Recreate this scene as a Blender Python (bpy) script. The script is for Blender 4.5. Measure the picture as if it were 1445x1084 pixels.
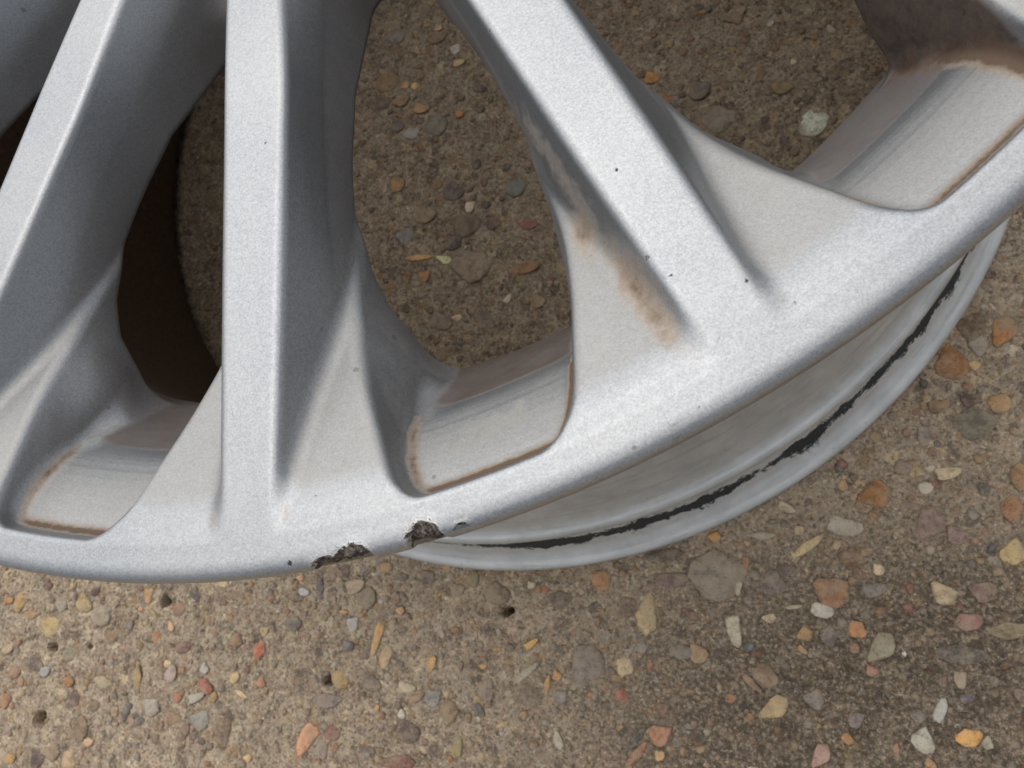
import bpy, math, random
import numpy as np
from mathutils import Matrix, Vector

for o in list(bpy.data.objects):
    bpy.data.objects.remove(o, do_unlink=True)
S = bpy.context.scene
COL = S.collection
random.seed(7)
RNG = np.random.default_rng(7)
MM = 0.001
FACE_Z = 231.0                      # height of the wheel face above the concrete, mm

# ------------------------------------------------------------------ camera, sky, sun, exposure
cam = bpy.data.cameras.new("camera")
cam.sensor_width = 36.0
cam.lens = 36.0 * 1100.0 / 1445.0
cam.clip_start = 0.005
cam.clip_end = 50.0
cam.dof.use_dof = True
cam.dof.focus_distance = 0.17
cam.dof.aperture_fstop = 48.0
camo = bpy.data.objects.new("camera", cam)
COL.objects.link(camo)
camo.matrix_world = Matrix(((0.94820755, 0.13773468, 0.28623698, 0.09866609),
                            (-0.06705877, 0.96759168, -0.24345319, -0.24329929),
                            (-0.31049247, 0.21164946, 0.92671405, 0.35614614),
                            (0, 0, 0, 1)))
S.camera = camo

SUN_EL, SUN_AZ = 65.0, 122.0        # azimuth counter-clockwise from +X
world = bpy.data.worlds.new("World")
S.world = world
world.use_nodes = True
wn = world.node_tree.nodes
wl = world.node_tree.links
sky = wn.new("ShaderNodeTexSky")
sky.sky_type = 'NISHITA'
sky.sun_disc = False
sky.sun_elevation = math.radians(SUN_EL)
sky.sun_rotation = math.radians(90.0 - SUN_AZ)
sky.dust_density = 3.0
sky.air_density = 1.0
hsv = wn.new("ShaderNodeHueSaturation")
hsv.inputs["Saturation"].default_value = 0.30
bg = wn["Background"]
bg.inputs["Strength"].default_value = 0.08
wl.new(sky.outputs[0], hsv.inputs["Color"])
wl.new(hsv.outputs[0], bg.inputs["Color"])

sun = bpy.data.lights.new("sun", 'SUN')
sun.energy = 1.5
sun.angle = math.radians(105.0)
sun.color = (1.0, 0.97, 0.92)
suno = bpy.data.objects.new("sun", sun)
COL.objects.link(suno)
sd = Vector((math.cos(math.radians(SUN_EL)) * math.cos(math.radians(SUN_AZ)),
             math.cos(math.radians(SUN_EL)) * math.sin(math.radians(SUN_AZ)),
             math.sin(math.radians(SUN_EL))))
suno.rotation_euler = (-sd).to_track_quat('-Z', 'Y').to_euler()
suno.location = sd * 3

S.view_settings.view_transform = 'Standard'
S.view_settings.look = 'None'
S.view_settings.exposure = 0.43
S.view_settings.gamma = 1.0
S.view_settings.use_curve_mapping = False
S.render.engine = 'CYCLES'
S.cycles.max_bounces = 7
S.cycles.diffuse_bounces = 4
S.cycles.glossy_bounces = 5
S.cycles.caustics_reflective = False
S.cycles.caustics_refractive = False


# ------------------------------------------------------------------ small helpers
def smin(a, b, k):
    h = np.maximum(k - np.abs(a - b), 0.0) / k
    return np.minimum(a, b) - h * h * k * 0.25


def smax(a, b, k):
    return -smin(-a, -b, k)


def sstep(a, b, x):
    t = np.clip((x - a) / (b - a), 0.0, 1.0)
    return t * t * (3 - 2 * t)


def hash3(i, j, k):
    n = (i * 374761393 + j * 668265263 + k * 1274126177) & 0x7fffffff
    n = ((n ^ (n >> 13)) * 1274126177) & 0x7fffffff
    return ((n ^ (n >> 16)) & 0xffff) / 65535.0


def vnoise(x, y, z):
    xi, yi, zi = (np.floor(v).astype(np.int64) for v in (x, y, z))
    fx, fy, fz = x - xi, y - yi, z - zi
    fx, fy, fz = (f * f * (3 - 2 * f) for f in (fx, fy, fz))
    out = 0
    for a in (0, 1):
        for b in (0, 1):
            for c in (0, 1):
                w = (fx if a else 1 - fx) * (fy if b else 1 - fy) * (fz if c else 1 - fz)
                out = out + w * hash3(xi + a, yi + b, zi + c)
    return out


def fbm(x, y, z, octaves=4):
    s, a, t = 0.0, 1.0, 0.0
    for o in range(octaves):
        s = s + a * vnoise(x * 2 ** o + 17 * o, y * 2 ** o + 5 * o, z * 2 ** o)
        t += a
        a *= 0.5
    return s / t


def mesh_np(name, verts, quads=None, tris=None, normals=None, smooth=True):
    me = bpy.data.meshes.new(name)
    nq = 0 if quads is None else len(quads)
    nt = 0 if tris is None else len(tris)
    loops = []
    if nq:
        loops.append(np.asarray(quads).ravel())
    if nt:
        loops.append(np.asarray(tris).ravel())
    loops = np.concatenate(loops).astype(np.int32)
    me.vertices.add(len(verts))
    me.vertices.foreach_set("co", np.asarray(verts, np.float32).ravel())
    me.loops.add(len(loops))
    me.loops.foreach_set("vertex_index", loops)
    me.polygons.add(nq + nt)
    starts = np.concatenate([np.arange(nq) * 4, nq * 4 + np.arange(nt) * 3]).astype(np.int32)
    me.polygons.foreach_set("loop_start", starts)
    me.update(calc_edges=True)
    me.validate()
    me.polygons.foreach_set("use_smooth", np.full(len(me.polygons), smooth, dtype=bool))
    if normals is not None:
        me.normals_split_custom_set_from_vertices(np.asarray(normals, np.float32).tolist())
    return me


def attr(me, name, data):
    a = me.attributes.new(name, 'FLOAT', 'POINT')
    a.data.foreach_set("value", np.asarray(data, np.float32))


def link(name, me, mat=None, parent=None):
    o = bpy.data.objects.new(name, me)
    COL.objects.link(o)
    if mat is not None and not me.materials:
        me.materials.append(mat)
    if parent is not None:
        o.parent = parent
    return o


class NT:
    """tiny node-tree writer"""
    def __init__(self, name):
        self.m = bpy.data.materials.new(name)
        self.m.use_nodes = True
        self.t = self.m.node_tree
        self.b = self.t.nodes["Principled BSDF"]

    def n(self, typ, ins=None, **kw):
        nd = self.t.nodes.new(typ)
        for k, v in kw.items():
            setattr(nd, k, v)
        for k, v in (ins or {}).items():
            self.set(nd.inputs[k], v)
        return nd

    def set(self, sock, v):
        if hasattr(v, "bl_rna") and isinstance(v, bpy.types.NodeSocket):
            self.t.links.new(v, sock)
        elif hasattr(v, "outputs"):
            self.t.links.new(v.outputs[0], sock)
        else:
            sock.default_value = v

    def math(self, op, a, b=0.0, clamp=False):
        nd = self.n("ShaderNodeMath", operation=op, use_clamp=clamp)
        self.set(nd.inputs[0], a)
        self.set(nd.inputs[1], b)
        return nd.outputs[0]

    def mix(self, f, a, b, blend='MIX'):
        nd = self.n("ShaderNodeMix", data_type='RGBA', blend_type=blend)
        self.set(nd.inputs["Factor"], f)
        self.set(nd.inputs[6], a)
        self.set(nd.inputs[7], b)
        return nd.outputs[2]

    def ramp(self, f, lo, hi, a=0.0, b=1.0):
        nd = self.n("ShaderNodeMapRange", {"From Min": lo, "From Max": hi, "To Min": a, "To Max": b})
        self.set(nd.inputs["Value"], f)
        return nd.outputs[0]

    def noise(self, scale, detail=3.0, vec=None, rough=0.55, out=0):
        nd = self.n("ShaderNodeTexNoise", {"Scale": scale, "Detail": detail, "Roughness": rough})
        if vec is not None:
            self.set(nd.inputs["Vector"], vec)
        return nd.outputs[out]

    def attr(self, name):
        return self.n("ShaderNodeAttribute", attribute_name=name).outputs["Fac"]


def rgb(r, g, b):
    return (r, g, b, 1.0)


def lin(c):
    c = c / 255.0
    return c / 12.92 if c <= 0.04045 else ((c + 0.055) / 1.055) ** 2.4


# ------------------------------------------------------------------ materials
def paint_material():
    m = NT("silver_wheel_paint")
    geo = m.n("ShaderNodeNewGeometry")
    pos = geo.outputs["Position"]
    flake = m.n("ShaderNodeTexVoronoi", {"Scale": 4300.0, "Vector": pos})
    flake2 = m.n("ShaderNodeTexVoronoi", {"Scale": 2500.0, "Vector": pos})
    sep = m.n("ShaderNodeSeparateColor", {0: flake.outputs["Color"]})
    sep2 = m.n("ShaderNodeSeparateColor", {0: flake2.outputs["Color"]})
    fl = m.math('ADD', m.math('MULTIPLY', sep.outputs[0], 0.6), m.math('MULTIPLY', sep2.outputs[0], 0.4))
    base = m.mix(m.ramp(fl, 0.15, 0.85), rgb(0.305, 0.320, 0.340), rgb(0.425, 0.445, 0.470))
    cloud = m.noise(38.0, 2.0, pos)
    base = m.mix(m.ramp(cloud, 0.35, 0.75, 0.0, 0.18), base, rgb(0.62, 0.60, 0.56))
    n_f = m.noise(420.0, 3.0, pos, 0.7)
    n_m = m.noise(90.0, 4.0, pos, 0.65)
    # road dust film
    dust = m.math('MULTIPLY', m.attr("dust"), m.ramp(n_m, 0.2, 0.8, 0.55, 1.0), clamp=True)
    dust = m.math('MULTIPLY', dust, m.ramp(n_f, 0.25, 0.7, 0.75, 1.0), clamp=True)
    base = m.mix(dust, base, rgb(0.36, 0.325, 0.27))
    # orange-brown iron staining
    rust_raw = m.attr("rust")
    rust = m.ramp(m.math('ADD', rust_raw, m.math('MULTIPLY', m.math('SUBTRACT', m.math('ADD', m.math('MULTIPLY', n_f, 0.55), m.math('MULTIPLY', n_m, 0.45)), 0.5), 1.2)), 0.08, 0.75)
    rust = m.math('MULTIPLY', rust, m.ramp(rust_raw, 0.02, 0.25), clamp=True)
    rcol = m.mix(m.ramp(rust, 0.35, 0.95), rgb(0.37, 0.225, 0.095), rgb(0.115, 0.062, 0.026))
    base = m.mix(m.math('MULTIPLY', rust, 0.90), base, rcol)
    # brake-dust brown, plus shade painted into the walls of the openings
    gr_raw = m.attr("grime_shade")
    grime_shade = m.ramp(m.math('ADD', gr_raw, m.math('MULTIPLY', m.math('SUBTRACT', m.math('ADD', m.math('MULTIPLY', n_m, 0.5), m.math('MULTIPLY', n_f, 0.5)), 0.5), 0.8)), 0.08, 1.0)
    grime_shade = m.math('MULTIPLY', grime_shade, m.ramp(gr_raw, 0.02, 0.3), clamp=True)
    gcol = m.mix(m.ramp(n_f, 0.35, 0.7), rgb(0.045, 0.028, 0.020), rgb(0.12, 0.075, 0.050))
    base = m.mix(m.math('MULTIPLY', grime_shade, 0.92), base, gcol)
    # stone chips and specks
    chipd = m.math('ADD', m.attr("chip"), m.math('MULTIPLY', m.math('SUBTRACT', m.noise(1500.0, 1.0, pos), 0.5), 0.6))
    chip = m.ramp(chipd, 0.15, -0.1)
    sv = m.n("ShaderNodeTexVoronoi", {"Scale": 210.0, "Vector": pos, "Randomness": 1.0})
    svs = m.n("ShaderNodeSeparateColor", {0: sv.outputs["Color"]})
    rad = m.math('MULTIPLY', m.math('POWER', svs.outputs[1], 9.0), 0.17)
    speck = m.ramp(m.math('SUBTRACT', m.math('ADD', sv.outputs["Distance"], m.math('MULTIPLY', m.math('SUBTRACT', n_f, 0.5), 0.30)), rad), 0.0, -0.02)
    dark = m.math('MAXIMUM', chip, m.math('MULTIPLY', speck, 0.4), clamp=True)
    # fine hairline scratches
    mp = m.n("ShaderNodeMapping", {"Vector": pos, "Rotation": (0, 0, 0.7), "Scale": (1.0, 0.12, 1.0)})
    hs = m.n("ShaderNodeTexVoronoi", {"Scale": 330.0, "Vector": mp}, feature='DISTANCE_TO_EDGE')
    scr = m.math('MULTIPLY', m.ramp(hs.outputs[0], 0.012, 0.0), m.ramp(m.noise(60.0, 2.0, pos), 0.61, 0.72), clamp=True)
    base = m.mix(m.math('MULTIPLY', scr, 0.38), base, rgb(0.12, 0.11, 0.10))
    base = m.mix(dark, base, rgb(0.035, 0.030, 0.028))
    # kerb gouges : torn dark metal
    g_raw = m.attr("gouge")
    gn = m.noise(650.0, 3.0, pos, 0.7)
    gouge = m.ramp(m.math('ADD', g_raw, m.math('MULTIPLY', m.math('SUBTRACT', gn, 0.5), 0.9)), 0.42, 0.5)
    gouge = m.math('MULTIPLY', gouge, m.ramp(g_raw, 0.05, 0.15), clamp=True)
    gc = m.mix(m.ramp(m.noise(1100.0, 2.0, pos, 0.7), 0.45, 0.66), rgb(0.024, 0.018, 0.015), rgb(0.20, 0.165, 0.135))
    burr = m.math('MULTIPLY', m.ramp(m.math('ADD', g_raw, m.math('MULTIPLY', m.math('SUBTRACT', gn, 0.5), 0.9)), 0.30, 0.40), m.ramp(g_raw, 0.05, 0.15), clamp=True)
    base = m.mix(m.math('MULTIPLY', burr, 0.55), base, rgb(0.66, 0.64, 0.60))
    base = m.mix(gouge, base, gc)
    m.set(m.b.inputs["Base Color"], base)
    dirt = m.math('MAXIMUM', m.math('MAXIMUM', dust, rust), m.math('MAXIMUM', m.math('MAXIMUM', grime_shade, dark), gouge), clamp=True)
    m.set(m.b.inputs["Metallic"], m.ramp(dirt, 0.0, 0.8, 0.88, 0.05))
    m.set(m.b.inputs["Roughness"], m.ramp(dirt, 0.0, 1.0, 0.40, 0.75))
    hgt = m.math('ADD', m.math('MULTIPLY', sep.outputs[1], 0.07), m.math('MULTIPLY', gn, m.math('ADD', m.math('MULTIPLY', g_raw, 3.0), 0.10)))
    m.set(m.b.inputs["Normal"], m.n("ShaderNodeBump", {"Strength": 0.5, "Distance": 0.0005, "Height": hgt}))
    return m.m


def barrel_material():
    m = NT("weathered_silver_barrel")
    geo = m.n("ShaderNodeNewGeometry")
    pos = geo.outputs["Position"]
    sp = m.n("ShaderNodeSeparateXYZ", {0: pos})
    r = m.math('SQRT', m.math('ADD', m.math('POWER', sp.outputs[0], 2.0), m.math('POWER', sp.outputs[1], 2.0)))
    ang = m.math('ARCTAN2', sp.outputs[1], sp.outputs[0])
    cyl = m.n("ShaderNodeCombineXYZ", {0: m.math('MULTIPLY', ang, 0.23), 1: r, 2: sp.outputs[2]})
    n1 = m.noise(55.0, 5.0, cyl, 0.65)
    n2 = m.noise(420.0, 5.0, pos, 0.7)
    st = m.n("ShaderNodeMapping", {"Vector": cyl, "Scale": (0.10, 1.0, 1.0)})
    streak = m.noise(380.0, 5.0, st, 0.6)
    base = m.mix(m.ramp(n1, 0.3, 0.7), rgb(0.52, 0.53, 0.52), rgb(0.70, 0.71, 0.695))
    base = m.mix(m.ramp(streak, 0.50, 0.68, 0.0, 0.32), base, rgb(0.28, 0.265, 0.235))
    base = m.mix(m.ramp(n2, 0.60, 0.75, 0.0, 0.5), base, rgb(0.24, 0.22, 0.19))
    # tyre-rubber line left on the bead seat
    bead = m.attr("bead")
    bn = m.noise(480.0, 4.0, pos, 0.8)
    bl = m.noise(42.0, 4.0, cyl, 0.7)
    v = m.math('ADD', bead, m.math('ADD', m.math('MULTIPLY', m.math('SUBTRACT', bn, 0.5), 1.5), m.math('MULTIPLY', m.math('SUBTRACT', bl, 0.45), 2.8)))
    line = m.math('MULTIPLY', m.ramp(v, 0.70, 0.82), m.ramp(bead, 0.05, 0.3), clamp=True)
    pale = m.math('MULTIPLY', m.ramp(bead, 0.0, 0.4, 0.0, 0.55), m.ramp(n2, 0.3, 0.6), clamp=True)
    base = m.mix(pale, base, rgb(0.76, 0.76, 0.745))
    base = m.mix(line, base, rgb(0.022, 0.026, 0.027))
    grime_shade = m.ramp(m.math('ADD', m.attr("grime_shade"), m.math('MULTIPLY', m.math('SUBTRACT', n1, 0.5), 0.5)), 0.2, 0.8)
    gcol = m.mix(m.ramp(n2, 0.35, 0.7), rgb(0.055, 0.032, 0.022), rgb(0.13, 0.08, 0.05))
    base = m.mix(grime_shade, base, gcol)
    m.set(m.b.inputs["Base Color"], base)
    d = m.math('MAXIMUM', line, grime_shade, clamp=True)
    m.set(m.b.inputs["Metallic"], m.ramp(d, 0, 1, 0.45, 0.05))
    m.set(m.b.inputs["Roughness"], m.ramp(d, 0, 1, 0.42, 0.7))
    bp = m.n("ShaderNodeBump", {"Strength": 0.3, "Distance": 0.0004, "Height": n2})
    m.set(m.b.inputs["Normal"], bp)
    return m.m


def concrete_material():
    m = NT("worn_concrete")
    geo = m.n("ShaderNodeNewGeometry")
    pos = geo.outputs["Position"]
    warp = m.n("ShaderNodeVectorMath", operation='MULTIPLY_ADD')
    m.set(warp.inputs[0], m.noise(160.0, 3.0, pos, 0.6, out=1))
    warp.inputs[1].default_value = (0.006, 0.006, 0.006)
    m.set(warp.inputs[2], pos)
    wp = warp.outputs[0]
    big = m.noise(14.0, 3.0, pos, 0.6)
    mid = m.noise(95.0, 5.0, pos, 0.75)
    fine = m.noise(620.0, 3.0, pos, 0.75)
    base = m.mix(m.ramp(mid, 0.32, 0.68), rgb(0.130, 0.096, 0.066), rgb(0.63, 0.50, 0.355))
    base = m.mix(m.ramp(big, 0.38, 0.66, 0.0, 0.55), base, rgb(0.40, 0.315, 0.225))
    # flush aggregate in three sizes, each stone its own tint
    for sc, thr, amt, d0 in ((620.0, 0.45, 0.75, 0.42), (310.0, 0.50, 0.75, 0.40), (135.0, 0.55, 0.70, 0.42)):
        v = m.n("ShaderNodeTexVoronoi", {"Scale": sc, "Vector": wp, "Randomness": 1.0}, voronoi_dimensions='2D')
        s = m.n("ShaderNodeSeparateColor", {0: v.outputs["Color"]})
        cr = m.n("ShaderNodeValToRGB", {0: s.outputs[0]})
        e = cr.color_ramp.elements
        e[0].position, e[0].color = 0.0, rgb(0.075, 0.062, 0.055)
        e[1].position, e[1].color = 1.0, rgb(0.74, 0.64, 0.48)
        for p, c in ((0.13, (0.15, 0.12, 0.105)), (0.28, (0.26, 0.20, 0.145)), (0.42, (0.40, 0.25, 0.115)), (0.50, (0.36, 0.31, 0.255)), (0.64, (0.48, 0.40, 0.29)), (0.74, (0.42, 0.27, 0.19)), (0.84, (0.52, 0.45, 0.35)), (0.92, (0.58, 0.40, 0.19))):
            x = e.new(p)
            x.color = rgb(*c)
        f = m.math('MULTIPLY', m.ramp(s.outputs[1], thr, thr + 0.05), m.ramp(v.outputs["Distance"], d0, d0 - 0.16), clamp=True)
        f = m.math('MULTIPLY', f, m.ramp(fine, 0.30, 0.5, 0.35, 1.0))
        base = m.mix(m.math('MULTIPLY', f, amt), base, cr.outputs[0])
    base = m.mix(m.ramp(fine, 0.48, 0.30, 0.0, 0.85), base, rgb(0.065, 0.048, 0.033))
    base = m.mix(m.ramp(fine, 0.56, 0.72, 0.0, 0.75), base, rgb(0.70, 0.60, 0.45))
    # damp dark soil stain
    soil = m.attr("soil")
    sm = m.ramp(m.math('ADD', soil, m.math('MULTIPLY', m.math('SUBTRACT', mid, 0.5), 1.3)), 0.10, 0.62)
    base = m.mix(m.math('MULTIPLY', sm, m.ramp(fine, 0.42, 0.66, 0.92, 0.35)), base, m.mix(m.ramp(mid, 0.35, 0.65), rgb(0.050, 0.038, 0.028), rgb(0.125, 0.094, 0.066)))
    m.set(m.b.inputs["Base Color"], base)
    m.set(m.b.inputs["Roughness"], m.ramp(fine, 0.3, 0.7, 0.72, 0.95))
    m.set(m.b.inputs["Specular IOR Level"], 0.3)
    bp = m.n("ShaderNodeBump", {"Strength": 0.8, "Distance": 0.0020, "Height": m.math('ADD', m.math('MULTIPLY', fine, 0.7), mid)})
    m.set(m.b.inputs["Normal"], bp)
    return m.m


def stone_material(per_object):
    m = NT("pebble_stone" if per_object else "grit_stone")
    if per_object:
        col = m.n("ShaderNodeObjectInfo").outputs["Color"]
    else:
        col = m.n("ShaderNodeAttribute", attribute_name="stone_colour").outputs["Color"]
    pos = m.n("ShaderNodeNewGeometry").outputs["Position"]
    n1 = m.noise(230.0, 5.0, pos, 0.65)
    n2 = m.noise(900.0, 4.0, pos, 0.7)
    n3 = m.noise(95.0, 3.0, pos, 0.6)
    hi = m.mix(0.35, col, rgb(0.62, 0.52, 0.38))
    lo = m.mix(0.6, col, rgb(0.10, 0.078, 0.06))
    c = m.mix(m.ramp(n1, 0.45, 0.66, 0.0, 0.9), col, hi)
    c = m.mix(m.ramp(n1, 0.50, 0.30, 0.0, 0.9), c, lo)
    c = m.mix(m.ramp(n2, 0.46, 0.30, 0.0, 0.7), c, rgb(0.075, 0.056, 0.040))
    # cement film left on the stone
    c = m.mix(m.ramp(m.math('ADD', m.math('MULTIPLY', n3, 0.6), m.math('MULTIPLY', n2, 0.4)), 0.47, 0.62, 0.0, 0.8), c, rgb(0.34, 0.27, 0.185))
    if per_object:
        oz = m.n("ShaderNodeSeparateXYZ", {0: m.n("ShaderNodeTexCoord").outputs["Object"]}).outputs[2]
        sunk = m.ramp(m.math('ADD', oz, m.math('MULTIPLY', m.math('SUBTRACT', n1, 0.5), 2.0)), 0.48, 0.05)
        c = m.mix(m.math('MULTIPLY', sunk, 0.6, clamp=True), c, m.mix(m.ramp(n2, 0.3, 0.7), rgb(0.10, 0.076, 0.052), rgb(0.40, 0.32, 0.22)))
    m.set(m.b.inputs["Base Color"], c)
    m.set(m.b.inputs["Roughness"], m.ramp(n2, 0.3, 0.7, 0.45, 0.8))
    m.set(m.b.inputs["Specular IOR Level"], 0.35)
    bp = m.n("ShaderNodeBump", {"Strength": 0.6, "Distance": 0.0014, "Height": m.math('ADD', n1, m.math('MULTIPLY', n2, 0.5))})
    m.set(m.b.inputs["Normal"], bp)
    return m.m


PAINT = paint_material()
BARREL = barrel_material()
CONCRETE = concrete_material()
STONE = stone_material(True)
GRIT = stone_material(False)

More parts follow.
